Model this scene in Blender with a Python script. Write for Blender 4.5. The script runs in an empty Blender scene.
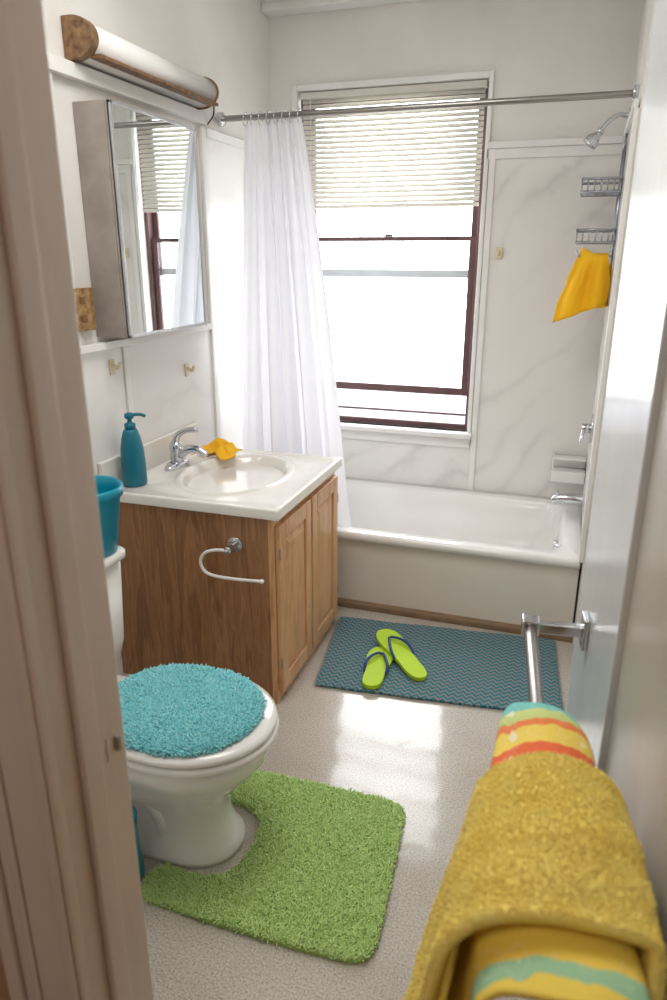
import bpy, math, random
import numpy as np
from mathutils import Vector, Matrix, noise
random.seed(4); rng=np.random.default_rng(7)
SC=bpy.context.scene; COL=SC.collection

def lin(c):
    return tuple(((x/255)/12.92 if x/255<=.04045 else ((x/255+.055)/1.055)**2.4) for x in c)+(1,)

# ------------------------------------------------------------------ materials
def base(name,col,rough=.5,metal=0,**k):
    m=bpy.data.materials.new(name);m.use_nodes=True;nt=m.node_tree
    b=nt.nodes['Principled BSDF'];b.inputs['Base Color'].default_value=lin(col)
    b.inputs['Roughness'].default_value=rough;b.inputs['Metallic'].default_value=metal
    for a,v in k.items(): b.inputs[a.replace('_',' ')].default_value=v
    return m,nt,b
def N(nt,t,**k):
    n=nt.nodes.new(t)
    for a,v in k.items(): setattr(n,a,v)
    return n
def coords(nt,scale=(1,1,1),rot=(0,0,0)):
    tc=N(nt,'ShaderNodeTexCoord');mp=N(nt,'ShaderNodeMapping')
    mp.inputs['Scale'].default_value=scale;mp.inputs['Rotation'].default_value=rot
    nt.links.new(tc.outputs['Object'],mp.inputs['Vector']);return mp.outputs['Vector']
def ramp(nt,fac,stops,interp='LINEAR'):
    r=N(nt,'ShaderNodeValToRGB');cr=r.color_ramp;cr.interpolation=interp
    while len(cr.elements)<len(stops): cr.elements.new(.5)
    for e,(p,c) in zip(cr.elements,stops): e.position=p;e.color=lin(c)
    nt.links.new(fac,r.inputs['Fac']);return r.outputs['Color']
def noise_n(nt,vec,scale,detail=4,rough=.5,dist=0):
    n=N(nt,'ShaderNodeTexNoise');n.inputs['Scale'].default_value=scale;n.inputs['Detail'].default_value=detail
    n.inputs['Roughness'].default_value=rough;n.inputs['Distortion'].default_value=dist
    nt.links.new(vec,n.inputs['Vector']);return n.outputs['Fac']
def bump(nt,b,h,strength,dist=.01):
    n=N(nt,'ShaderNodeBump');n.inputs['Strength'].default_value=strength;n.inputs['Distance'].default_value=dist
    nt.links.new(h,n.inputs['Height']);nt.links.new(n.outputs['Normal'],b.inputs['Normal'])
def noisy(name,c1,c2,scale,rough=.5,metal=0,bs=0,bscale=None,vs=(1,1,1),**k):
    m,nt,b=base(name,c1,rough,metal,**k);v=coords(nt,vs)
    f=noise_n(nt,v,scale);nt.links.new(ramp(nt,f,[(.3,c1),(.7,c2)]),b.inputs['Base Color'])
    if bs: bump(nt,b,noise_n(nt,v,bscale or scale),bs)
    return m
M={}
M['wall']=noisy('wall_paint',(236,233,228),(226,222,216),3,.45,bs=.2,bscale=9)
M['hallwall']=noisy('hall_paint',(176,140,112),(166,130,104),3,.6,bs=.1,bscale=12)
M['trim']=noisy('trim_gloss_paint',(239,238,235),(232,230,226),5,.3,bs=.12,bscale=14)
M['jamb']=noisy('door_jamb_paint',(220,208,196),(204,188,174),4,.3,bs=.25,bscale=14,vs=(1,1,.3))
M['ceil']=noisy('ceiling_paint',(236,235,232),(229,227,223),3,.7)
M['door']=noisy('door_gloss_paint',(212,214,216),(203,205,207),3,.2,bs=.12,bscale=10)
M['doorp']=noisy('door_panel_paint',(194,188,178),(186,179,168),3,.3,bs=.1,bscale=10)
M['porc']=noisy('porcelain',(240,238,234),(236,234,230),3,.08,Coat_Weight=.5)
M['tub']=noisy('tub_enamel',(240,239,236),(235,233,229),3,.12,Coat_Weight=.4)
M['apron']=noisy('tub_apron_enamel',(236,230,220),(228,221,210),2,.3)
M['sinkbowl']=noisy('sink_marble',(238,235,229),(230,226,217),6,.12,Coat_Weight=.4)
M['chrome']=noisy('chrome',(215,216,220),(200,202,208),20,.12,1)
M['steel']=noisy('brushed_rod_steel',(170,166,162),(150,146,142),30,.3,1,vs=(.1,5,5))
M['wire']=noisy('caddy_wire_chrome',(176,178,184),(158,160,168),20,.2,.85)
M['mirror']=noisy('mirror_glass',(235,240,240),(232,237,237),1,.01,1)
M['alu']=noisy('aluminium_frame',(196,196,198),(180,180,182),10,.35,.6)
M['greywood']=noisy('weathered_grey_wood',(170,160,152),(144,134,126),8,.6,bs=.3,vs=(1,8,1.2))
M['brownframe']=noisy('window_brown_paint',(112,80,80),(92,66,68),8,.4,bs=.2)
M['capwood']=noisy('burl_end_cap',(96,66,40),(150,116,80),45,.5,bs=.3)
M['plate']=noisy('wood_outlet_plate',(124,88,52),(186,152,104),45,.5,bs=.4)
M['cream']=noisy('cream_plastic',(226,212,180),(216,200,168),5,.4)
M['teal']=noisy('teal_plastic',(0,150,176),(0,140,168),3,.3)
M['teald']=noisy('teal_dark_plastic',(0,112,132),(0,104,124),3,.35)
M['lime']=noisy('lime_foam_rubber',(190,228,40),(180,218,28),5,.6,bs=.2,bscale=90)
M['blue']=noisy('blue_rubber_strap',(28,62,150),(22,52,132),5,.4)
M['black']=noisy('black_rubber_cord',(40,38,36),(30,28,28),5,.5)
M['threshold']=noisy('brown_floor_strip',(150,124,96),(122,98,74),12,.6,vs=(1,6,1))
M['facade']=noisy('neighbour_stucco',(128,128,132),(120,120,124),2,.9)
M['facwin']=noisy('neighbour_window',(60,66,78),(50,56,66),2,.3)
M['diff']=noisy('light_diffuser',(248,247,244),(243,242,239),3,.25,Coat_Weight=.3)
M['yellow']=noisy('yellow_cloth',(255,200,30),(250,184,16),9,.9,bs=.5,bscale=220)
M['grn']=noisy('green_shag',(206,230,158),(184,216,130),60,.95)
M['grnb']=noisy('green_rug_backing',(164,198,108),(154,188,100),40,.95)
M['tealshag']=noisy('teal_shag',(166,230,234),(134,218,226),60,.95)
M['tealb']=noisy('teal_cover_backing',(110,200,210),(100,190,202),40,.95)
M['orange']=noisy('yellow_terry',(255,236,136),(255,228,116),25,.95,bs=.5,bscale=160)

def marble(name,cs):
    m,nt,b=base(name,(232,229,224),.25);v=coords(nt,(1,1,1),(0,.75,0))
    w=N(nt,'ShaderNodeTexWave');w.inputs['Scale'].default_value=1.7;w.inputs['Distortion'].default_value=9
    w.inputs['Detail'].default_value=6;w.inputs['Detail Scale'].default_value=1.0;w.inputs['Detail Roughness'].default_value=.6;w.bands_direction='Z'
    nt.links.new(v,w.inputs['Vector'])
    vein=ramp(nt,w.outputs['Fac'],list(zip((0,.08,.35,1),cs)))
    v2=coords(nt);mask=ramp(nt,noise_n(nt,v2,2.2,2),[(.42,(0,0,0)),(.62,(255,255,255))])
    mx=N(nt,'ShaderNodeMix',data_type='RGBA');nt.links.new(mask,mx.inputs['Factor']);mx.inputs['A'].default_value=lin(cs[2]);nt.links.new(vein,mx.inputs['B'])
    nt.links.new(mx.outputs['Result'],b.inputs['Base Color']);return m
M['marble']=marble('marble_panel',[(219,217,213),(227,225,221),(233,230,226),(235,233,229)])
M['marble2']=marble('pale_marble_panel',[(228,226,222),(232,230,226),(235,233,230),(237,236,233)])
def oak(name,cs):
    m,nt,b=base(name,(150,98,52),.35);v=coords(nt,(7,7,.75))
    f=noise_n(nt,v,2.6,7,.62,.5);v2=coords(nt,(60,60,1.6));g=noise_n(nt,v2,2,3,.6)
    ad=N(nt,'ShaderNodeMath',operation='MULTIPLY_ADD');nt.links.new(g,ad.inputs[0]);ad.inputs[1].default_value=.35;nt.links.new(f,ad.inputs[2])
    w=N(nt,'ShaderNodeMath',operation='PINGPONG');mu=N(nt,'ShaderNodeMath',operation='MULTIPLY');mu.inputs[1].default_value=7
    nt.links.new(f,mu.inputs[0]);nt.links.new(mu.outputs[0],w.inputs[0]);w.inputs[1].default_value=.5
    ad2=N(nt,'ShaderNodeMath',operation='MULTIPLY_ADD');nt.links.new(w.outputs[0],ad2.inputs[0]);ad2.inputs[1].default_value=.45;nt.links.new(ad.outputs[0],ad2.inputs[2])
    nt.links.new(ramp(nt,ad2.outputs[0],[(.45,cs[0]),(.75,cs[1]),(1.0,cs[2])]),b.inputs['Base Color'])
    bump(nt,b,f,.15,.003);return m
M['oak']=oak('oak_veneer_shaded',[(116,78,48),(154,108,72),(180,132,92)])  # cabinet sides: their shade is put into a darker oak than the doors
M['oakd']=oak('oak_door',[(182,128,86),(212,162,116),(226,182,138)])
def floor_m():
    m,nt,b=base('speckled_vinyl_floor',(196,188,178),.2,Coat_Weight=.75,Coat_Roughness=.08);v=coords(nt)
    f=noise_n(nt,v,190,3,.7);g=noise_n(nt,v,3,3)
    c1=ramp(nt,f,[(.3,(138,130,121)),(.45,(186,179,170)),(.58,(206,200,192)),(.75,(228,223,217))])
    c2=ramp(nt,g,[(.3,(236,232,226)),(.7,(255,254,252))])
    mx=N(nt,'ShaderNodeMix',data_type='RGBA',blend_type='MULTIPLY');mx.inputs['Factor'].default_value=1
    nt.links.new(c1,mx.inputs['A']);nt.links.new(c2,mx.inputs['B']);nt.links.new(mx.outputs['Result'],b.inputs['Base Color'])
    h=noise_n(nt,v,10,2);n=N(nt,'ShaderNodeBump');n.inputs['Strength'].default_value=.22;n.inputs['Distance'].default_value=.004
    nt.links.new(h,n.inputs['Height']);nt.links.new(n.outputs['Normal'],b.inputs['Coat Normal']);nt.links.new(n.outputs['Normal'],b.inputs['Normal']);return m
M['floor']=floor_m()
def cloth_trans(name,col,tr,mixf):
    m,nt,b=base(name,col,.8);t=N(nt,'ShaderNodeBsdfTranslucent');t.inputs['Color'].default_value=lin(tr)
    mx=N(nt,'ShaderNodeMixShader');mx.inputs[0].default_value=mixf
    nt.links.new(b.outputs[0],mx.inputs[1]);nt.links.new(t.outputs[0],mx.inputs[2]);nt.links.new(mx.outputs[0],nt.nodes['Material Output'].inputs[0])
    v=coords(nt);f=noise_n(nt,v,6);nt.links.new(ramp(nt,f,[(.3,col),(.7,tuple(int(x*.98) for x in col))]),b.inputs['Base Color']);return m
M['curtain']=cloth_trans('white_curtain_fabric',(238,238,241),(240,239,245),.33)
M['slat']=cloth_trans('ivory_blind_slat',(236,233,224),(234,231,222),.22)
def glass():
    m,nt,b=base('window_pane',(235,240,245),.2);t=N(nt,'ShaderNodeBsdfTransparent');mx=N(nt,'ShaderNodeMixShader');mx.inputs[0].default_value=.9
    nt.links.new(b.outputs[0],mx.inputs[1]);nt.links.new(t.outputs[0],mx.inputs[2]);nt.links.new(mx.outputs[0],nt.nodes['Material Output'].inputs[0])
    v=coords(nt);nt.links.new(ramp(nt,noise_n(nt,v,2),[(.3,(235,240,245)),(.7,(230,236,242))]),b.inputs['Base Color']);return m
M['glass']=glass()
def matweave():
    m,nt,b=base('woven_bath_mat',(60,130,140),.95);tc=N(nt,'ShaderNodeTexCoord');s=N(nt,'ShaderNodeSeparateXYZ');nt.links.new(tc.outputs['Object'],s.inputs[0])
    def ma(op,a,bv=None):
        n=N(nt,'ShaderNodeMath',operation=op)
        if hasattr(a,'links'): nt.links.new(a,n.inputs[0])
        else: n.inputs[0].default_value=a
        if bv is not None:
            if hasattr(bv,'links'): nt.links.new(bv,n.inputs[1])
            else: n.inputs[1].default_value=bv
        return n.outputs[0]
    zx=ma('PINGPONG',ma('MULTIPLY',s.outputs['X'],30),.5)
    yy=ma('MULTIPLY',s.outputs['Y'],38)
    fr=ma('PINGPONG',ma('ADD',yy,ma('MULTIPLY',zx,1.5)),.5)
    st=ma('PINGPONG',ma('MULTIPLY',s.outputs['X'],150),.5)
    ad=ma('ADD',ma('MULTIPLY',fr,2),ma('MULTIPLY',st,.4))
    nt.links.new(ramp(nt,ad,[(.0,(28,98,114)),(.5,(56,128,144)),(.7,(108,124,126)),(.95,(140,138,134))]),b.inputs['Base Color'])
    bump(nt,b,ad,.8,.004);return m
M['mat']=matweave()
def pattern():
    m,nt,b=base('printed_towel',(230,190,60),.9);v=coords(nt,(1,.62,1))
    vo=N(nt,'ShaderNodeTexVoronoi',distance='MANHATTAN');vo.inputs['Scale'].default_value=30;vo.inputs['Randomness'].default_value=.25;nt.links.new(v,vo.inputs['Vector'])
    v1=coords(nt);s=N(nt,'ShaderNodeSeparateXYZ');nt.links.new(v1,s.inputs[0])
    wb=noise_n(nt,v1,26,2);wm=N(nt,'ShaderNodeMath',operation='MULTIPLY_ADD');wm.inputs[1].default_value=.03;nt.links.new(wb,wm.inputs[0]);nt.links.new(s.outputs['Y'],wm.inputs[2])
    mu=N(nt,'ShaderNodeMath',operation='MULTIPLY_ADD');mu.inputs[1].default_value=1.8;mu.inputs[2].default_value=.16;nt.links.new(wm.outputs[0],mu.inputs[0])
    c1=ramp(nt,mu.outputs[0],[(0,(248,222,96)),(.06,(166,212,170)),(.10,(248,216,88)),(.55,(244,208,84)),(.66,(240,116,70)),(.735,(250,222,104)),(.80,(244,140,84)),(.83,(206,220,140)),(.875,(120,200,190))],'CONSTANT')
    st=ramp(nt,vo.outputs['Distance'],[(0,(255,255,255)),(.32,(0,0,0)),(.62,(120,120,120)),(.7,(0,0,0))],'CONSTANT')
    mx=N(nt,'ShaderNodeMix',data_type='RGBA');rr=N(nt,'ShaderNodeMath',operation='MULTIPLY');rr.inputs[1].default_value=.6
    nt.links.new(st,rr.inputs[0]);nt.links.new(rr.outputs[0],mx.inputs['Factor']);nt.links.new(c1,mx.inputs['A']);mx.inputs['B'].default_value=lin((252,250,236))
    nt.links.new(mx.outputs['Result'],b.inputs['Base Color']);bump(nt,b,noise_n(nt,v,180),.6,.004);return m
M['pattern']=pattern()

# ------------------------------------------------------------------ geometry helpers
def obj(name,verts,faces,mat,parent=None,smooth=False,bev=0,seg=2):
    me=bpy.data.meshes.new(name);me.from_pydata([tuple(map(float,v)) for v in verts],[],faces);me.update()
    o=bpy.data.objects.new(name,me);COL.objects.link(o)
    if mat: me.materials.append(M[mat])
    if smooth: me.polygons.foreach_set('use_smooth',[True]*len(me.polygons))
    if bev:
        b=o.modifiers.new('b','BEVEL');b.width=bev;b.segments=seg;b.limit_method='ANGLE'
        me.polygons.foreach_set('use_smooth',[True]*len(me.polygons))
        w=o.modifiers.new('w','WEIGHTED_NORMAL')
    if parent is not None: attach(o,parent)
    return o
def attach(o,p):
    bpy.context.view_layer.update()
    o.parent=p;o.matrix_parent_inverse=p.matrix_world.inverted()
def empty(name,loc=(0,0,0),rz=0):
    e=bpy.data.objects.new(name,None);e.location=loc;e.rotation_euler=(0,0,rz);e.empty_display_size=.1;COL.objects.link(e);bpy.context.view_layer.update();return e
BF=[(0,3,2,1),(4,5,6,7),(0,1,5,4),(1,2,6,5),(2,3,7,6),(3,0,4,7)]
def bv(x0,x1,y0,y1,z0,z1): return [(x0,y0,z0),(x1,y0,z0),(x1,y1,z0),(x0,y1,z0),(x0,y0,z1),(x1,y0,z1),(x1,y1,z1),(x0,y1,z1)]
def boxes(name,bl,mat,parent=None,bev=0):
    V=[];F=[]
    for b in bl:
        n=len(V);V+=bv(*b);F+=[tuple(i+n for i in f) for f in BF]
    return obj(name,V,F,mat,parent,bev=bev)
def box(name,x0,x1,y0,y1,z0,z1,mat,parent=None,bev=0): return boxes(name,[(x0,x1,y0,y1,z0,z1)],mat,parent,bev)
def loft(name,rings,mat,parent=None,cap0=False,cap1=False,smooth=True,bev=0,closed=True):
    n=len(rings[0]);V=[p for r in rings for p in r];F=[]
    for i in range(len(rings)-1):
        for j in range(n if closed else n-1):
            k=(j+1)%n;F.append((i*n+j,i*n+k,(i+1)*n+k,(i+1)*n+j))
    if cap0: F.append(tuple(range(n-1,-1,-1)))
    if cap1: F.append(tuple((len(rings)-1)*n+j for j in range(n)))
    o=obj(name,V,F,mat,parent,smooth=smooth,bev=bev)
    return o
def smoothpts(P,k=8):
    P=[Vector(p) for p in P]
    if len(P)<3: return P
    Q=[P[0]+(P[0]-P[1])]+P+[P[-1]+(P[-1]-P[-2])];out=[]
    for i in range(1,len(Q)-2):
        for s in range(k):
            t=s/k;a,b,c,d=Q[i-1],Q[i],Q[i+1],Q[i+2]
            out.append(.5*((2*b)+(c-a)*t+(2*a-5*b+4*c-d)*t*t+(3*b-a-3*c+d)*t**3))
    out.append(P[-1]);return out
def tube(name,P,r,mat,parent=None,sm=True,seg=14,k=8):
    P=smoothpts(P,k) if sm else [Vector(p) for p in P]
    rr=r if isinstance(r,(list,tuple)) else None
    T=[(P[min(i+1,len(P)-1)]-P[max(i-1,0)]).normalized() for i in range(len(P))]
    n=T[0].orthogonal().normalized();rings=[]
    for i,p in enumerate(P):
        n=(n-T[i]*n.dot(T[i])).normalized();b=T[i].cross(n)
        if rr: f=i/(len(P)-1)*(len(rr)-1);a=int(min(f,len(rr)-2));R=rr[a]+(rr[a+1]-rr[a])*(f-a)
        else: R=r
        rings.append([p+n*R*math.cos(2*math.pi*j/seg)+b*R*math.sin(2*math.pi*j/seg) for j in range(seg)])
    return loft(name,rings,mat,parent,True,True)
def lathe(name,c,prof,mat,parent=None,seg=40,cap0=True,cap1=True,sx=1,sy=1):
    return loft(name,[[(c[0]+r*sx*math.cos(2*math.pi*j/seg),c[1]+r*sy*math.sin(2*math.pi*j/seg),c[2]+z) for j in range(seg)] for r,z in prof],mat,parent,cap0,cap1)
def rcyl(name,a,b,r,mat,parent=None,seg=24):
    o=tube(name,[a,b],r,mat,parent,sm=False,seg=seg)
    m=o.modifiers.new('b','BEVEL');m.width=min(r*.2,.002);m.segments=2;m.limit_method='ANGLE';return o

def pile(name,pts,nrm,h,w,mat,parent,lean=.5):
    n=len(pts);pts=np.asarray(pts,float);nrm=np.asarray(nrm,float)
    d=nrm+rng.normal(0,lean,(n,3));d/=np.linalg.norm(d,axis=1)[:,None]
    h1=np.cross(d,rng.normal(0,1,(n,3)));h1/=np.linalg.norm(h1,axis=1)[:,None];h2=np.cross(d,h1)
    hh=(h*rng.uniform(.65,1.1,n))[:,None];ww=w*.5
    curl=rng.normal(0,.35,(n,3))
    L=[]
    for f_,r_ in((0,.8),(.6,1.0),(.92,.7)):
        c=pts+d*hh*f_+curl*hh*f_*f_*.6
        for k in range(3):
            a=2*math.pi*k/3;L.append(c+(h1*math.cos(a)+h2*math.sin(a))*ww*r_)
    L.append(pts+d*hh+curl*hh*.6)
    V=np.stack(L,1).reshape(-1,3);F=[]
    for i in range(n):
        k=i*10
        for lv in(0,3):
            for q in range(3): F.append((k+lv+q,k+lv+(q+1)%3,k+lv+3+(q+1)%3,k+lv+3+q))
        for q in range(3): F.append((k+6+q,k+6+(q+1)%3,k+9))
    return obj(name,V,F,mat,parent,smooth=True)

# ------------------------------------------------------------------ room shell
XL,XR,YB=-1.604,.13,3.794
WL,WR,WB,WT=-1.454,-.50,.703,2.386
CZ=2.80
box('floor',-1.72,.30,-1.6,3.94,-.1,0,'floor')
box('ceiling',-1.72,.30,.745,3.94,CZ,CZ+.1,'ceil')
box('wall_left',XL-.12,XL,.745,3.94,0,CZ,'wall')
boxes('wall_right',[(.19,.30,.745,3.94,0,CZ),(XR,.19,2.93,3.794,0,CZ)],'wall')
boxes('wall_back',[(XL,WL,YB,3.94,0,CZ),(WR,.19,YB,3.94,0,CZ),(WL,WR,YB,3.94,0,WB),(WL,WR,YB,3.94,WT,CZ)],'wall')
boxes('wall_front',[(XL-.12,-.60,.67,.745,0,CZ),(-.60,.21,.67,.745,2.16,CZ)],'wall')
boxes('wall_hall',[(-1.72,-.60,.60,.67,0,CZ),(-.60,.21,.60,.67,2.16,CZ),(.21,.30,-1.6,.745,0,CZ),(-1.84,-1.72,-1.6,.67,0,CZ),(-1.72,.21,-1.72,-1.6,0,CZ)],'hallwall')
box('ceiling_hall',-1.72,.30,-1.6,.745,CZ,CZ+.1,'ceil')
boxes('trim_cornice',[(XL,XR,3.70,YB,2.72,CZ),(XL,XR,3.66,3.70,2.755,CZ)],'trim',bev=.006)
boxes('door_frame',[(-.60,-.575,.60,.745,0,2.16),(-.575,-.564,.64,.678,0,2.145),(-.70,-.570,.582,.60,0,2.26),(-.70,-.675,.572,.582,0,2.26),(-.655,-.645,.576,.582,0,2.26),(-.592,-.575,.576,.582,0,2.2),
 (.185,.21,.60,.70,0,2.16),(-.575,.185,.60,.745,2.14,2.16)],'jamb',bev=.003)
k=empty('strike_plate',(-.574,.71,.93))
boxes('plate',[(-.5755,-.5735,.700,.722,.91,.95)],'jamb',k,bev=.001);box('latch_lip',-.5735,-.566,.718,.724,.918,.942,'greywood',k,bev=.001)

# ------------------------------------------------------------------ panels & trims
boxes('wall_panel_back',[(WR+.045,XR,YB-.008,YB,.37,2.085),(WL,WR+.045,YB-.008,YB,.37,WB-.05)],'marble')
boxes('trim_panel_back',[(WR+.01,XR,YB-.03,YB-.008,2.085,2.115),(WR+.025,WR+.055,YB-.02,YB-.008,.37,2.085),(WR+.01,XR,YB-.018,YB-.008,2.04,2.085)],'trim',bev=.003)
boxes('wall_panel_right',[(XR-.006,XR,2.96,YB-.008,.37,2.085)],'marble2')
boxes('trim_panel_right',[(XR-.022,XR-.006,2.93,YB-.03,2.085,2.115),(XR-.018,XR,2.925,2.96,.385,2.085)],'trim',bev=.003)
boxes('wall_panel_left',[(XL,XL+.006,3.04,YB-.008,.37,2.085),(XL,XL+.005,1.75,3.0,.0,1.285)],'marble2')
boxes('trim_panel_left',[(XL,XL+.016,3.0,3.04,0,2.12),(XL,XL+.022,3.04,YB-.01,2.085,2.12),(XL,XL+.028,1.75,3.0,1.285,1.312),(XL+.005,XL+.014,2.30,2.33,.79,1.285),
 (XL,XL+.018,2.015,2.06,1.312,2.21),(XL,XL+.03,2.015,3.04,2.13,2.175)],'trim',bev=.003)
for i,(y,z) in enumerate([(2.228,1.215),(2.763,1.13)]):
    e=empty('wall_hook',(XL+.01,y,z));box('base_plate',XL+.004,XL+.012,y-.014,y+.014,z-.028,z+.028,'cream',e,.003)
    tube('peg',[(XL+.01,y,z+.008),(XL+.035,y,z),(XL+.045,y,z+.018)],.007,'cream',e)
e=empty('wall_hook',(-.397,YB-.01,1.617));box('base_plate',-.415,-.38,YB-.018,YB-.007,1.59,1.645,'cream',e,.003);tube('peg',[(-.397,YB-.015,1.62),(-.397,YB-.035,1.612),(-.397,YB-.04,1.628)],.006,'cream',e)
e=empty('wall_outlet',(XL+.01,2.085,1.43));box('cover_plate',XL+.018,XL+.03,2.01,2.135,1.36,1.50,'plate',e,.004);box('wall_box',XL+.001,XL+.02,2.065,2.125,1.37,1.49,'capwood',e)
for z in(1.40,1.46): box('socket',XL+.03,XL+.0315,2.055,2.085,z-.012,z+.012,'capwood',e,.001)

# ------------------------------------------------------------------ window
w=empty('window_1',((WL+WR)/2,3.87,WB))
boxes('casing',[(WL-.028,WL,YB-.018,YB,WB,WT+.028),(WR,WR+.022,YB-.018,YB,WB,WT+.028),(WL,WR,YB-.018,YB,WT,WT+.028)],'trim',w,.003)
box('sill',WL-.03,WR+.03,YB-.055,3.84,WB-.028,WB,'trim',w,.005)
box('apron',WL-.02,WR+.02,YB-.022,YB,WB-.085,WB-.028,'trim',w,.003)
boxes('frame',[(WL,WL+.022,3.84,3.93,WB,WT),(WR-.022,WR,3.84,3.93,WB,WT),(WL+.022,WR-.022,3.84,3.93,WB,WB+.03),(WL+.022,WR-.022,3.84,3.93,WT-.02,WT)],'brownframe',w,.003)
a,b=WL+.022,WR-.022
boxes('lower_sash',[(a,a+.035,3.86,3.885,.885,1.70),(b-.035,b,3.86,3.885,.885,1.70),(a+.035,b-.035,3.86,3.885,.885,.925),(a+.035,b-.035,3.86,3.885,1.678,1.70)],'brownframe',w,.003)
boxes('upper_sash',[(a,a+.035,3.89,3.915,1.49,2.365),(b-.035,b,3.89,3.915,1.49,2.365),(a+.035,b-.035,3.89,3.915,2.335,2.365)],'brownframe',w,.003)
box('upper_sash_rail',a+.035,b-.035,3.89,3.915,1.495,1.535,'alu',w,.003)
boxes('screen_frame',[(a,b,3.916,3.925,WB+.06,WB+.072)],'brownframe',w)
box('lower_pane',a+.035,b-.035,3.871,3.874,.925,1.678,'glass',w)
box('upper_pane',a+.035,b-.035,3.901,3.904,1.535,2.335,'glass',w)
box('sash_lock',-1.0,-.96,3.85,3.862,1.70,1.712,'brownframe',w,.002)
# blind
bl=empty('venetian_blind',((WL+WR)/2,3.80,WT))
box('head_rail',WL+.012,WR-.012,3.795,3.835,WT-.035,WT-.004,'slat',bl,.004)
V=[];F=[]
zs=np.arange(1.872,2.352,.0235);x0,x1=WL+.018,WR-.018
for z in zs:
    ang=math.radians(50);n=len(V);hw=.0145
    for s in (-1,-.35,.35,1):
        yy=3.817+s*hw*math.cos(ang);zz=z+s*hw*math.sin(ang)+(.002 if abs(s)<.5 else 0)
        V+=[(x0,yy,zz),(x1,yy,zz)]
    for i in range(3): F.append((n+2*i,n+2*i+1,n+2*i+3,n+2*i+2))
s=obj('slats',V,F,'slat',bl,smooth=True);so=s.modifiers.new('s','SOLIDIFY');so.thickness=.0012
box('bottom_rail',x0,x1,3.802,3.832,1.838,1.856,'slat',bl,.004)
for x in (x0+.12,(x0+x1)/2,x1-.12): rcyl('ladder_cord',(x,3.797,1.85),(x,3.797,WT-.04),.0012,'slat',bl,8)
rcyl('tilt_wand',(x0+.05,3.788,1.75),(x0+.05,3.79,WT-.03),.003,'slat',bl,8)

# outside
nb=empty('neighbour_building',(-3,9.5,-6))
box('facade',-10,5,9.5,10,-6,-.22,'facade',nb);
box('parapet',-10,5,9.4,9.5,-.30,-.16,'facade',nb)
for i in range(9): 
    x=-8.2+i*1.3;box('pane',x,x+.7,9.47,9.499,-1.5,-.5,'facwin',nb);box('pane_sill',x-.05,x+.75,9.43,9.499,-1.58,-1.5,'facade',nb)

# ------------------------------------------------------------------ tub
YT,ZT=2.946,.384
t=empty('bathtub',(-.74,3.36,0))
def rr(x0,x1,y0,y1,r,z,n=10):
    P=[]
    for cx,cy,a0 in ((x1-r,y1-r,0),(x0+r,y1-r,90),(x0+r,y0+r,180),(x1-r,y0+r,270)):
        for i in range(n+1):
            a=math.radians(a0+90*i/n);P.append((cx+r*math.cos(a),cy+r*math.sin(a),z))
    return P
A,B=XL+.007,XR-.008;y1=YB-.01
R=[rr(A,B,YT+.028,y1,.005,ZT-.05),rr(A,B,YT+.008,y1,.005,ZT-.042),rr(A,B,YT,y1,.005,ZT-.022),rr(A,B,YT+.006,y1,.006,ZT-.006),rr(A,B,YT+.02,y1-.004,.01,ZT),
 rr(A+.09,B-.07,YT+.075,y1-.075,.12,ZT),rr(A+.10,B-.085,YT+.088,y1-.088,.12,ZT-.012),rr(A+.14,B-.10,YT+.11,y1-.10,.13,ZT-.12),rr(A+.22,B-.13,YT+.14,y1-.13,.14,ZT-.27),rr(A+.28,B-.17,YT+.19,y1-.18,.12,ZT-.31)]
loft('basin',R,'tub',t,cap1=True)
box('apron',A,B,YT+.03,YT+.045,.0,ZT-.045,'apron',t,.003)
boxes('trim_floor_strip',[(-1.58,.18,YT-.012,YT+.03,0,.028)],'threshold',bev=.004)
rcyl('overflow_plate',(B-.108,3.36,.27),(B-.088,3.36,.275),.035,'chrome',t)

# shower rod + curtain
rod=empty('shower_curtain_rod',(-.74,3.166,2.172))
rcyl('rod',(XL+.006,3.166,2.172),(XR-.006,3.166,2.172),.0125,'steel',rod)
for x,d in((XL+.017,.02),(XR-.0,-.02)): rcyl('flange',(x,3.166,2.172),(x+d,3.166,2.172),.028,'chrome',rod)
cu=empty('shower_curtain',(-1.3,3.15,2.15))
nu,nv=240,80;V=[];F=[]
for j in range(nv+1):
    q=j/nv;z=2.15-q*(2.15-.20)
    xl=-1.475-.06*q;xr=-1.20+.285*(q**.9)
    y0=3.166-.075*min(1,q*1.2)
    if q>.85: y0+=0.02*(q-.85)/.15
    for i in range(nu+1):
        p=i/nu;am=.010+.024*min(1,q*1.4)
        pw=p+.03*math.sin(p*8+2)
        ph=pw*2*math.pi*(5.3)+ .7*math.sin(q*2.4+p*4)
        y=y0+am*math.sin(ph)*(1-.35*math.sin(p*7+q))+.5*am*math.sin(ph*.5+1)+(.006*math.sin(p*90)*max(0,1-q*3))+.004*math.sin(ph*3.1+q*6)
        x=xl+(xr-xl)*p+.3*am*math.sin(2*ph+1)
        V.append((x,y,z+.006*math.cos(ph)*(q<.02)))
for j in range(nv):
    for i in range(nu): k=j*(nu+1)+i;F.append((k,k+1,k+nu+2,k+nu+1))
c=obj('fabric',V,F,'curtain',cu,smooth=True)
for i in range(8):
    x=-1.46+i*.036
    ring=[(x+.004*math.sin(a),3.166+.024*math.cos(a),2.166+.026*math.sin(a)) for a in np.linspace(0,2*math.pi,24)]
    tube('curtain_ring',ring,.0022,'chrome',cu,sm=False,seg=8)

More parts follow.
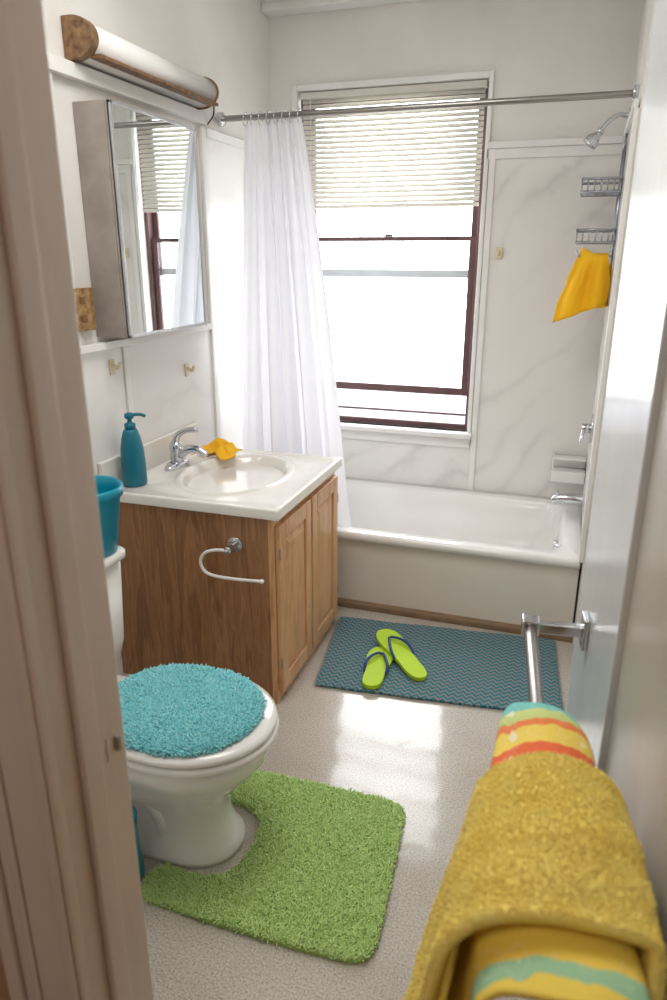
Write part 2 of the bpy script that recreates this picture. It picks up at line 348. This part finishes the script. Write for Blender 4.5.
# shower fixtures
s=empty('shower_head',(XR,3.5,2.167))
rcyl('escutcheon',(XR-.007,3.5,2.15),(XR-.015,3.5,2.15),.03,'chrome',s)
tube('arm',[(XR-.01,3.5,2.15),(.08,3.49,2.155),(.04,3.48,2.13),(.012,3.47,2.095)],.0095,'chrome',s)
tube('ball_joint',[(.016,3.47,2.10),(.008,3.47,2.088)],.015,'chrome',s,sm=False)
tube('head',[(.012,3.47,2.094),(-.005,3.468,2.072),(-.028,3.465,2.045)],[.012,.016,.030,.031],'chrome',s)
v=empty('shower_valve',(XR,3.5,.834))
rcyl('escutcheon',(XR-.007,3.5,.834),(XR-.014,3.5,.834),.07,'chrome',v);rcyl('hub',(XR-.014,3.5,.834),(XR-.055,3.5,.834),.022,'chrome',v)
tube('lever',[(XR-.045,3.5,.84),(XR-.05,3.46,.80),(XR-.055,3.45,.77)],[.01,.009,.007],'chrome',v)
sp=empty('tub_spout',(XR,3.5,.473))
tube('body',[(XR-.007,3.5,.475),(.05,3.5,.478),(.0,3.5,.472),(-.02,3.5,.455)],[.03,.028,.026,.022],'chrome',sp);rcyl('diverter',(.0,3.5,.49),(.0,3.5,.52),.007,'chrome',sp)
sd=empty('soap_dish',(.06,3.74,.56))
boxes('shelves',[(-.045,XR-.008,3.68,YB-.01,.50,.56),(-.045,XR-.008,3.765,YB-.01,.56,.625),(-.045,XR-.008,3.70,YB-.01,.612,.625)],'porc',sd,.008)
# wire caddy
ca=empty('shower_caddy',(.07,3.6,1.9))
def W(P,r=.0028,sm=False,n='wire'): return tube(n,P,r,'wire',ca,sm=sm,seg=8)
xb=XR-.014
for y in(3.46,3.60): W([(xb,y,2.03),(xb,y,1.42)],.006)
W([(xb,3.46,2.03),(xb,3.53,2.10),(xb,3.60,2.03)],.006,True)
dp=.155
for z in(1.86,1.66):
    for dz in(0,.05):
        W([(xb,3.42,z+dz),(xb-dp,3.42,z+dz),(xb-dp,3.64,z+dz),(xb,3.64,z+dz),(xb,3.42,z+dz)],.0055)
    for i in range(10): y=3.42+i*.0244;W([(xb,y,z+.05),(xb,y,z),(xb-dp,y,z),(xb-dp,y,z+.05)],.0028)
    for i in range(1,6): x=xb-dp*i/6;W([(x,3.42,z+.05),(x,3.42,z),(x,3.64,z)],.0028)
W([(xb,3.46,1.60),(xb-.01,3.42,1.605),(xb-.14,3.42,1.605),(xb-.15,3.42,1.63)],.0045)
def cloth(name,fn,nu,nv,mat,th,parent=None,sub=0):
    V=[fn(i/nu,j/nv) for j in range(nv+1) for i in range(nu+1)];F=[]
    for j in range(nv):
        for i in range(nu): k=j*(nu+1)+i;F.append((k,k+1,k+nu+2,k+nu+1))
    o=obj(name,V,F,mat,parent,smooth=True)
    so=o.modifiers.new('s','SOLIDIFY');so.thickness=th;so.offset=1
    return o
def fn(p,q):
    # draped over the caddy's towel rail (runs along x at y=3.42, z=1.605)
    s=(q-.42);a_=abs(s)
    wd=.052+.055*min(1,a_*3.5)
    cx=xb-.070-(.05*a_*2 if s<0 else -.0)
    x=cx+(p-.5)*2*wd
    drop=(.60 if s<0 else .40)*a_
    z=1.616-drop*(1+.35*(.5-p)) -.06*(p-.5)*(1 if s>0 else 0)
    y=3.42+(-.012 if s<0 else .012)*min(1,a_*14)+(.018*math.sin(p*13+1+q)*min(1,a_*5))-(.03*a_ if s<0 else 0)
    return (min(x,XR-.012),y,z)
cloth('washcloth',fn,30,34,'yellow',.005)

# ------------------------------------------------------------------ medicine cabinet
mc=empty('medicine_cabinet',(XL,2.44,1.33))
XM=-1.465;a,b,z0,z1=2.165,2.722,1.33,2.068
box('carcass',XL+.001,XM-.02,a,b,z0,z1,'greywood',mc,.003)
box('door_backing',XM-.019,XM-.003,a,b,z0,z1,'greywood',mc,.002)
boxes('mirror_frame',[(XM-.012,XM+.003,a,a+.012,z0,z1),(XM-.012,XM+.003,b-.012,b,z0,z1),(XM-.012,XM+.003,a,b,z0,z0+.012),(XM-.012,XM+.003,a,b,z1-.012,z1)],'alu',mc,.002)
box('mirror',XM-.006,XM-.001,a+.010,b-.010,z0+.010,z1-.010,'mirror',mc)
# light fixture
lf=empty('vanity_light_fixture',(XL,2.6,2.24))
y0,y1=2.185,2.98
prof=[(XL+.002,2.185)]+[(XL+.03+.075*math.sin(t)*1.0,2.24-.055*math.cos(t)) for t in np.linspace(0,math.pi,14)]+[(XL+.002,2.295)]
loft('diffuser',[[(x,y,z) for x,z in prof] for y in (y0,y1)],'diff',lf,True,True)
big=[(XL+.002+(x-XL-.002)*1.06,2.24+(z-2.24)*1.10) for x,z in prof]
loft('end_cap',[[(x,y,z) for x,z in big] for y in (y0-.035,y0)],'capwood',lf,True,True,bev=.003)
loft('end_cap_far',[[(x,y,z) for x,z in big] for y in (y1,y1+.012)],'capwood',lf,True,True,bev=.003)
box('rail',XL+.07,XL+.112,y0,y1,2.186,2.198,'capwood',lf,.003)
tube('power_cord',[(XL+.05,2.99,2.25),(XL+.06,3.03,2.22),(XL+.05,3.05,2.17),(XL+.03,3.03,2.13)],.003,'black',lf)

# ------------------------------------------------------------------ vanity
va=empty('bathroom_vanity',(-1.25,2.45,0))
x0,x1,y0,y1=XL+.006,-.922,2.105,2.785
box('cabinet_side_near',x0,x1-.018,y0,y0+.018,0,.748,'oak',va,.001)
box('cabinet_side_far',x0,x1-.018,y1-.018,y1,0,.748,'oak',va,.001)
box('cabinet_back',x0,x0+.01,y0+.018,y1-.018,0,.748,'oak',va)
boxes('face_frame',[(x1-.018,x1+.001,y0,y0+.03,.0,.748),(x1-.018,x1+.001,y1-.03,y1,.0,.748),(x1-.018,x1+.001,y0+.03,y1-.03,.70,.748),(x1-.018,x1+.001,y0+.03,y1-.03,.0,.09),(x1-.018,x1+.001,2.435,2.46,.09,.70)],'oakd',va,.001)
for i,(ya,yb) in enumerate([(2.12,2.437),(2.453,2.77)]):
    za,zb=.045,.715;X=x1+.001
    boxes('door_frame_%d'%i,[(X,X+.02,ya,ya+.055,za,zb),(X,X+.02,yb-.055,yb,za,zb),(X,X+.02,ya+.055,yb-.055,zb-.06,zb),(X,X+.02,ya+.055,yb-.055,za,za+.06)],'oakd',va,.004)
    rng_=[(X+.006,.055),(X+.006,.062),(X+.016,.09),(X+.016,.1)]
    rings=[[(X+.004+(xx-X),ya+d,za+d+.005),(xx+.004,yb-d,za+d+.005),(xx+.004,yb-d,zb-d-.005),(xx+.004,ya+d,zb-d-.005)] for xx,d in rng_]
    loft('door_panel_%d'%i,rings,'oakd',va,cap1=True,smooth=False)
    yh=ya if i==0 else yb
    for zh in(.17,.61): rcyl('hinge',(X+.018,yh,zh-.02),(X+.018,yh,zh+.02),.004,'steel',va,10)
cx,cy=-1.225,2.455;X0,X1,Y0,Y1=XL+.006,-.893,2.085,2.80;zt=.786
angs=sorted(set([2*math.pi*i/96 for i in range(96)]+[math.atan2(yy-cy,xx-cx)%(2*math.pi) for xx in(X0,X1) for yy in(Y0,Y1)]))
def rect(a,ins=0,z=zt):
    c_,s_=math.cos(a),math.sin(a);ts=[]
    if c_>1e-9: ts.append((X1-ins-cx)/c_)
    if c_<-1e-9: ts.append((X0-cx)/c_)
    if s_>1e-9: ts.append((Y1-ins-cy)/s_)
    if s_<-1e-9: ts.append((Y0+ins-cy)/s_)
    t_=min(ts);return (cx+c_*t_,cy+s_*t_,z)
def ell2(a,k,z,ax=.215,ay=.285):
    r_=1/math.sqrt((math.cos(a)/ax)**2+(math.sin(a)/ay)**2)*k;return (cx+r_*math.cos(a),cy+r_*math.sin(a),z)
R=[[rect(a,.0,zt-.036) for a in angs],[rect(a,.0,zt-.006) for a in angs],[rect(a,.002,zt-.001) for a in angs],[rect(a,.006,zt) for a in angs],[rect(a,.02,zt) for a in angs],[rect(a,.026,zt-.004) for a in angs]]
for k,z in[(1.05,-.004),(1.02,-.001),(.99,.004),(.95,.004),(.91,-.0),(.87,-.012),(.82,-.035),(.73,-.075),(.58,-.105),(.38,-.122),(.16,-.13)]:
    R.append([ell2(a,k,zt+z) for a in angs])
ct=loft('countertop',R,'sinkbowl',va,cap1=True)
box('countertop_underside',X0,X1-.003,Y0+.003,Y1-.003,.749,.752,'sinkbowl',va)
box('backsplash',X0,X0+.02,Y0,Y1,zt-.01,zt+.105,'sinkbowl',va,.005)
lathe('drain',(cx,cy,zt-.1305),[(.028,0),(.028,.003),(.018,.004),(.006,.001)],'chrome',va)
fa=empty('faucet',(-1.50,2.47,zt));fx,fy=-1.50,2.47
lathe('deck_plate',(fx,fy,zt-.004),[(.033,0),(.033,.01),(.028,.018),(.01,.02)],'chrome',fa,sy=2.5)
lathe('body',(fx,fy,zt+.01),[(.028,0),(.027,.02),(.025,.05),(.028,.07),(.022,.09),(.006,.095)],'chrome',fa)
tube('spout',[(fx+.005,fy,zt+.04),(fx+.05,fy,zt+.07),(fx+.10,fy,zt+.075),(fx+.14,fy,zt+.055)],[.021,.019,.0155,.013],'chrome',fa)
tube('lever',[(fx,fy,zt+.09),(fx+.01,fy,zt+.125),(fx+.05,fy,zt+.15),(fx+.10,fy,zt+.157)],[.017,.014,.011,.012],'chrome',fa)
tr=empty('toilet_paper_holder',(-1.066,2.105,.634))
rcyl('post_plate',(-1.066,2.1045,.634),(-1.066,2.095,.634),.03,'chrome',tr);rcyl('post',(-1.066,2.1,.634),(-1.066,2.04,.634),.014,'chrome',tr)
tube('arm',[(-1.066,2.045,.634),(-1.12,2.045,.628),(-1.158,2.045,.612),(-1.176,2.045,.580),(-1.165,2.045,.545),(-1.13,2.045,.530),(-1.05,2.045,.528),(-.945,2.045,.534)],.006,'porc',tr)
lathe('arm_tip',(-.942,2.045,.527),[(.004,0),(.009,.004),(.009,.011),(.004,.015)],'porc',tr,seg=12)
so=empty('soap_dispenser',(-1.52,2.195,zt));sx,sy=-1.52,2.195
lathe('bottle',(sx,sy,zt),[(.042,0),(.046,.006),(.046,.03),(.045,.09),(.042,.14),(.035,.18),(.027,.205),(.021,.213)],'teald',so)
lathe('collar',(sx,sy,zt+.211),[(.02,0),(.021,.02),(.012,.026),(.008,.028),(.008,.045)],'teald',so,seg=24)
lathe('pump_head',(sx,sy,zt+.25),[(.012,0),(.017,.004),(.017,.018),(.012,.022)],'teald',so,seg=24)
tube('nozzle',[(sx,sy,zt+.263),(sx+.03,sy+.02,zt+.265),(sx+.048,sy+.032,zt+.257)],.006,'teald',so)
def fn2(p,q):
    x=-1.51+.18*p;y=2.60+.17*q
    h=.006+.03*abs(noise.noise(Vector((p*3.1,q*2.7,3))))+.022*math.sin(p*7+q*3)**2
    return (x+.02*math.sin(q*6),y+.03*math.sin(p*5),zt+.004+h*(.35+math.sin(math.pi*p)*.65))
cloth('folded_washcloth',fn2,26,22,'yellow',.004)

# ------------------------------------------------------------------ toilet
to=empty('toilet',(-1.1,1.44,0));ty=1.44;ZK=.935
def egg(bx,fx_,hw,z,n=56,c=-.90,pw=2.0,dy=0):
    P=[]
    for i in range(n):
        a=2*math.pi*i/n;co,si=math.cos(a),math.sin(a)
        L=(fx_-c) if co>0 else (c-bx);e=2/ (pw if co>0 else 2.7)
        P.append((c+L*math.copysign(abs(co)**e,co),ty+dy+hw*math.copysign(abs(si)**(2/2.1),si),z*ZK))
    return P
loft('pedestal',[egg(-1.36,-.755,.122,.0),egg(-1.36,-.755,.122,.018),egg(-1.35,-.772,.112,.03),egg(-1.33,-.795,.102,.10),egg(-1.31,-.80,.104,.17),egg(-1.28,-.765,.128,.23),egg(-1.23,-.71,.165,.29),egg(-1.19,-.675,.19,.34),egg(-1.17,-.664,.20,.38),egg(-1.17,-.664,.20,.398),egg(-1.16,-.67,.19,.404)],'porc',to,True,True)
loft('rear_deck',[rr(-1.48,-1.05,ty-.10,ty+.10,.03,.25),rr(-1.49,-1.05,ty-.15,ty+.15,.04,.34),rr(-1.49,-1.05,ty-.16,ty+.16,.04,.37),rr(-1.485,-1.055,ty-.155,ty+.155,.04,.376)],'porc',to,True,True)
loft('seat',[egg(-1.13,-.651,.207,.406),egg(-1.135,-.645,.213,.412),egg(-1.135,-.645,.213,.424),egg(-1.13,-.651,.208,.431)],'porc',to,True,True)
loft('lid',[egg(-1.135,-.654,.206,.434),egg(-1.14,-.649,.211,.440),egg(-1.14,-.651,.209,.452),egg(-1.12,-.67,.19,.458),egg(-1.05,-.75,.12,.460)],'porc',to,True,True)
for dy in(-.07,.07): rcyl('hinge',(-1.15,ty+dy-.02,.405),(-1.15,ty+dy+.02,.405),.014,'porc',to)
for s_ in(-1,1): tube('trapway',[(-.96,ty+s_*.066,.02),(-.95,ty+s_*.07,.12),(-1.0,ty+s_*.074,.19),(-1.08,ty+s_*.076,.21),(-1.18,ty+s_*.076,.15),(-1.24,ty+s_*.074,.03)],.038,'porc',to)
yc=1.46
loft('tank',[rr(-1.48,-1.275,yc-.235,yc+.235,.03,.376),rr(-1.49,-1.262,yc-.25,yc+.25,.035,.45),rr(-1.495,-1.252,yc-.255,yc+.258,.035,.72)],'porc',to,True,True)
loft('tank_lid',[rr(-1.50,-1.246,yc-.262,yc+.264,.03,.721),rr(-1.505,-1.24,yc-.268,yc+.27,.035,.726),rr(-1.505,-1.24,yc-.268,yc+.27,.035,.746),rr(-1.50,-1.246,yc-.262,yc+.264,.035,.752),rr(-1.47,-1.28,yc-.23,yc+.23,.03,.753)],'porc',to,True,True)
rcyl('lever_hub',(-1.255,1.27,.67),(-1.238,1.27,.67),.012,'chrome',to);tube('lever',[(-1.239,1.27,.67),(-1.23,1.31,.667),(-1.23,1.35,.66)],.005,'chrome',to)
lc=empty('toilet_lid_cover',(-.9,ty,.43))
LC=-.912
EG=[(x,y) for x,y,_ in egg(-1.135,-.695,.19,0)]
def cov(k,z): return [( LC+(x-LC)*k, ty+(y-ty)*k, z) for x,y in EG]
zb0=.4305
prof=[(1.0,zb0),(1.01,zb0+.004),(1.0,zb0+.009),(.93,zb0+.013),(.7,zb0+.016),(.4,zb0+.018),(.1,zb0+.019)]
loft('backing',[cov(k,z) for k,z in prof],'tealb',lc,True,True)
pts=[];nr=[]
E=np.array(egg(-1.135,-.695,.19,0,n=200))[:,:2];C0=np.array([LC,ty])
for i in range(20000):
    j=rng.integers(200);k=math.sqrt(rng.random())*1.01
    p=C0+(E[j]-C0)*k;z=zb0+.018-.010*k**3
    if k>.97: z-=.008*rng.random()
    d=(E[j]-C0);d=d/np.linalg.norm(d);o=max(0,(k-.8)/.2)
    pts.append((p[0],p[1],z));nr.append((d[0]*o*.9,d[1]*o*.9,1-.5*o))
pile('shag_pile',pts,nr,.011,.005,'tealshag',lc,.5)
bx,by,bz=-1.32,1.655,.7535
bu=empty('bucket',(bx,by,bz))
lathe('pail',(bx,by,bz),[(.070,0),(.074,.003),(.098,.18),(.100,.181),(.107,.181),(.108,.205),(.103,.21),(.098,.205),(.094,.18),(.068,.006)],'teal',bu,cap0=True,cap1=True,seg=56)
tube('handle',[(bx-.085,by-.06,bz+.19),(bx-.04,by-.01,bz+.15),(bx+.05,by+.02,bz+.14),(bx+.085,by+.06,bz+.19)],.003,'teald',bu)
tb=empty('toilet_brush_holder',(-1.01,1.25,0))
lathe('cup',(-1.01,1.25,0),[(.045,0),(.05,.01),(.044,.08),(.042,.17),(.045,.2),(.038,.2),(.036,.17),(.036,.02)],'teal',tb,cap1=True);

# ------------------------------------------------------------------ rugs
def chaikin(P,n=3):
    P=[np.array(p,float) for p in P]
    for _ in range(n):
        Q=[]
        for i in range(len(P)):
            a_,b_=P[i],P[(i+1)%len(P)];Q+=[a_*.75+b_*.25,a_*.25+b_*.75]
        P=Q
    return P
out=[(-.86,1.73),(-.60,1.735),(-.42,1.738),(-.345,1.725),(-.332,1.65),(-.318,1.45),(-.305,1.27),(-.315,1.205),(-.39,1.19),(-.64,1.185),(-.88,1.19),(-.93,1.195),(-.94,1.23),(-.945,1.292),
 (-.90,1.30),(-.80,1.300),(-.735,1.33),(-.715,1.44),(-.73,1.535),(-.79,1.577),(-.86,1.585),(-.89,1.61),(-.89,1.69)]
P=chaikin(out,3);PA=np.array(P)
rg=empty('contour_bath_rug',(-.6,1.46,0))
loft('backing',[[(p[0],p[1],z) for p in P] for z in(.001,.010)],'grnb',rg,True,True,smooth=False)
def ins(Q):
    c_=np.zeros(len(Q),bool);j=len(PA)-1
    for i in range(len(PA)):
        xi,yi=PA[i];xj,yj=PA[j]
        cond=((yi>Q[:,1])!=(yj>Q[:,1]))
        xx=(xj-xi)*(Q[:,1]-yi)/((yj-yi) if yj!=yi else 1e-9)+xi
        c_^=cond&(Q[:,0]<xx);j=i
    return c_
cand=rng.uniform([-.96,1.17],[-.28,1.76],(52000,2))
Q=cand[ins(cand)]
nn=np.tile([0,0,1.0],(len(Q),1))
pile('shag_pile',np.column_stack([Q,np.full(len(Q),.009)]),nn,.014,.0052,'grn',rg,.5)

# bath mat
bm=empty('woven_bath_mat',(-.39,2.593,0))
nx,ny=60,36;V=[];F=[]
c00,c10,c01,c11=np.array((-.825,2.26)),np.array((.10,2.355)),np.array((-.900,2.82)),np.array((.050,2.915))
for z in(.002,.012):
    for j in range(ny+1):
        for i in range(nx+1):
            p=i/nx;q=j/ny
            c_=(c00*(1-p)+c10*p)*(1-q)+(c01*(1-p)+c11*p)*q
            dz=.003*max(0,noise.noise(Vector((c_[0]*9,c_[1]*9,1)))) if z>.005 else 0
            V.append((c_[0]+.004*noise.noise(Vector((p*3,q*6,0))),c_[1]+.005*noise.noise(Vector((p*6,q*3,5))),z+dz))
S=(nx+1)*(ny+1)
for j in range(ny):
    for i in range(nx):
        k=j*(nx+1)+i;F.append((S+k,S+k+1,S+k+nx+2,S+k+nx+1));F.append((k,k+nx+1,k+nx+2,k+1))
bd=[i for i in range(nx)]+[nx+j*(nx+1) for j in range(ny)]+[ny*(nx+1)+nx-i for i in range(nx)]+[(ny-j)*(nx+1) for j in range(ny)]
for a_,b_ in zip(bd,bd[1:]+bd[:1]): F.append((a_,b_,S+b_,S+a_))
obj('weave',V,F,'mat',bm)
V=[];F=[]
for side,(ca_,cb_) in enumerate(((c00,c01),(c10,c11))):
    d=-1 if side==0 else 1
    for i in range(80):
        c_=ca_+(cb_-ca_)*(i+.5)/80;n=len(V);L=.014+.006*random.random()
        V+=[(c_[0],c_[1]-.002,.008),(c_[0],c_[1]+.002,.008),(c_[0]+d*L,c_[1]+.003*random.uniform(-1,1),.002)];F.append((n,n+1,n+2))
obj('fringe',V,F,'mat',bm)

# flip flops
def flip(heel,toe,zh,zt_,mirror):
    h=Vector((heel[0],heel[1],zh));t_=Vector((toe[0],toe[1],zt_));d=(t_-h);L=d.length;d.normalize();s_=Vector((d.y,-d.x,0)).normalized()*mirror;u_=s_.cross(d).normalized()
    if u_.z<0:u_=-u_
    e=empty('flip_flop',tuple((h+t_)/2))
    outl=[(0,0,),(.02,.028),(.08,.037),(.16,.036),(.24,.045),(.32,.052),(.38,.048),(.42,.03),(.43,.0),(.415,-.028),(.37,-.043),(.30,-.047),(.22,-.036),(.14,-.034),(.06,-.036),(.015,-.026)]
    sc=L/.43
    P=chaikin([(a_*sc,b_*1.12) for a_,b_ in outl],2)
    def w_(l,s2,z): return tuple(h+d*l+s_*s2+u_*z)
    loft('sole',[[w_(p[0],p[1],z) for p in P] for z in(0,.004,.014,.018)],'lime',e,True,True,smooth=False,bev=.002)
    tp=(.34*sc,.006)
    for s2 in(-.047,.05):
        tube('strap',[w_(tp[0],tp[1],.018),w_(tp[0]-.01,tp[1]+s2*.15,.030),w_(tp[0]-.05,s2*.6,.036),w_(tp[0]-.10,s2*.92,.030),w_(tp[0]-.135,s2*.9,.014)],[.003,.005,.006,.006,.005],'blue',e,seg=10)
flip((-.610,2.285),(-.640,2.585),.0155,.0155,1)
flip((-.430,2.405),(-.665,2.69),.0155,.042,-1)

# ------------------------------------------------------------------ door with towel bar and towels (local door frame)
TH=math.radians(6);HX,HY=.168,.64
DM=Matrix.Translation((HX,HY,0))@Matrix.Rotation(TH,4,'Z')
dr=empty('door_1',(HX,HY,0),TH)
def loc(o,p): o.parent=p; o.matrix_parent_inverse=Matrix.Identity(4); return o
DW=.915
o=boxes('stiles_and_rails',[(0,.035,-.14,.02,.01,2.1),(0,.035,.49,DW,.01,2.1),(0,.035,.02,.49,.01,.22),(0,.035,.02,.49,1.93,2.1)],'door',None,.003);loc(o,dr)
loc(box('panel',.012,.023,.02,.49,.22,1.93,'doorp'),dr)
tbar=empty('towel_bar',(HX,HY,0),TH)
yb=.765;xb=-.115;zb=.868
for y in(yb,-.11):
    loc(boxes('mount_plate',[(-.012,0,y-.024,y+.024,zb-.035,zb+.035)],'chrome',None,.003),tbar)
    loc(boxes('post',[(xb-.012,-.01,y-.011,y+.011,zb-.012,zb+.012)],'chrome',None,.004),tbar)
    loc(boxes('holder',[(xb-.018,xb+.018,y-.018,y+.018,zb-.018,zb+.018)],'chrome',None,.004),tbar)
loc(rcyl('bar',(xb,-.11,zb),(xb,yb,zb),.0125,'steel'),tbar)

def drape(ya,yb_,hwf,topf,lenL,lenR,flare,seed,nu=100,nv=90,clampR=.1,bow=0,bowf=0,farround=0):
    V=[]
    for j in range(nv+1):
        q=j/nv
        hw=hwf(q);top=topf(q)
        if farround and q>.85: kk=math.sqrt(max(0,1-((q-.85)/.15)**2));hw=hw*(.7+.3*kk);top=top*(.6+.4*kk)
        for i in range(nu+1):
            s_=-1+2*i/nu
            arc=.36
            if abs(s_)<arc:
                th=s_/arc*math.pi/2;x=hw*math.sin(th);z=top*math.cos(th)**.85
            else:
                f=(abs(s_)-arc)/(1-arc);sg=math.copysign(1,s_)
                L=(lenL if sg<0 else lenR);x=sg*hw;z=-f*L
                if sg<0: x-=flare*f*(.6+.4*math.sin(q*3.1))
            f2=max(0,(abs(s_)-.2))
            wv=noise.noise(Vector((q*5+seed,s_*1.5,seed)))*.04*f2+.014*math.sin(q*15+seed+s_*2)*f2*1.4
            if s_<0: x+=wv
            else: x=min(x+wv*.3,clampR)
            z+=.014*noise.noise(Vector((q*5,s_*4,seed+3)))
            y=ya+(yb_-ya)*q+.02*noise.noise(Vector((s_*2,q,seed+8)))-bow*f2*(1-q)-bowf*f2*q
            V.append((xb+x,y,zb+z))
    F=[]
    for j in range(nv):
        for i in range(nu): k=j*(nu+1)+i;F.append((k,k+1,k+nu+2,k+nu+1))
    return V,F
V,F=drape(-.095,.425,lambda q:.086-.022*q,lambda q:.047,.46,.36,.065,1.3,clampR=.074,farround=1,bow=.05,bowf=.10)
pt=obj('printed_towel',V,F,'pattern',None,smooth=True);pt.matrix_world=DM
sm=pt.modifiers.new('s','SOLIDIFY');sm.thickness=.007;sm.offset=1
V,F=drape(-.022,.238,lambda q:.118-.032*q,lambda q:.068+.008*math.sin(q*3),.36,.30,.08,5.1,clampR=.086,bow=.10,bowf=.07)
ot=obj('hand_towel',V,F,'orange',None,smooth=True);ot.matrix_world=DM
sm=ot.modifiers.new('s','SOLIDIFY');sm.thickness=.014;sm.offset=1
VA=np.array(V)
pts=[];nr=[]
fi=rng.integers(0,len(F),46000)
for k in fi:
    f=F[k];u1,v1=rng.random(),rng.random()
    p=(VA[f[0]]*(1-u1)+VA[f[1]]*u1)*(1-v1)+(VA[f[3]]*(1-u1)+VA[f[2]]*u1)*v1
    n_=np.cross(VA[f[1]]-VA[f[0]],VA[f[3]]-VA[f[0]]);n_/=np.linalg.norm(n_)+1e-9
    pts.append(p);nr.append(n_)
nr=np.array(nr);pts=np.array(pts)
cdir=pts-np.array([xb,0,zb-.1]);cdir[:,1]=0;sg=np.sign((nr*cdir).sum(1));sg[sg==0]=1;nr*=sg[:,None];pts+=nr*.0135
pl=pile('terry_loops',pts,nr,.004,.0026,'orange',None,.4);pl.parent=ot;pl.matrix_parent_inverse=Matrix.Identity(4)

# ------------------------------------------------------------------ lights
wd=bpy.data.worlds.new('w');SC.world=wd;wd.use_nodes=True;bg=wd.node_tree.nodes['Background'];bg.inputs[0].default_value=(.95,.98,1,1);bg.inputs[1].default_value=9.5
def area(name,loc_,rot,sx,sy,e,col=(1,1,1),portal=False):
    l=bpy.data.lights.new(name,'AREA');l.shape='RECTANGLE';l.size=sx;l.size_y=sy;l.energy=e;l.color=col
    if portal: l.cycles.is_portal=True
    o=bpy.data.objects.new(name,l);o.location=loc_;o.rotation_euler=rot;COL.objects.link(o);return o
area('window_portal',((WL+WR)/2,3.97,(WB+WT)/2),(math.radians(-90),0,0),.95,1.68,1,portal=True)
area('bath_fill_light',(-.7,1.7,2.78),(0,0,0),.9,.9,20,(1,.985,.965))  # added fill above the view to brighten the bathroom, not an actual fixture
area('hall_fill_light',(-.6,-.7,2.78),(0,0,0),.8,.8,14,(1,.94,.88))  # unseen fill added behind the camera to lift the hall side

# ------------------------------------------------------------------ camera
f=710.5;cam=bpy.data.cameras.new('camera');cam.sensor_fit='VERTICAL';cam.sensor_height=36;cam.lens=36*f/1000
co=bpy.data.objects.new('camera',cam);COL.objects.link(co)
y,t_,r=map(math.radians,(18.394,18.905,.089))
Fh=Vector((-math.sin(y),math.cos(y),0));Rv=Vector((math.cos(y),math.sin(y),0));Z=Vector((0,0,1))
Fv=math.cos(t_)*Fh-math.sin(t_)*Z;U=math.sin(t_)*Fh+math.cos(t_)*Z
R2=math.cos(r)*Rv+math.sin(r)*U;U2=-math.sin(r)*Rv+math.cos(r)*U
m=Matrix((R2,U2,-Fv)).transposed().to_4x4();m.translation=(0,0,1.6);co.matrix_world=m
cam.clip_start=.02;cam.dof.use_dof=True;cam.dof.focus_distance=2.5;cam.dof.aperture_fstop=3.2
SC.camera=co
SC.view_settings.view_transform='Standard';SC.view_settings.exposure=0
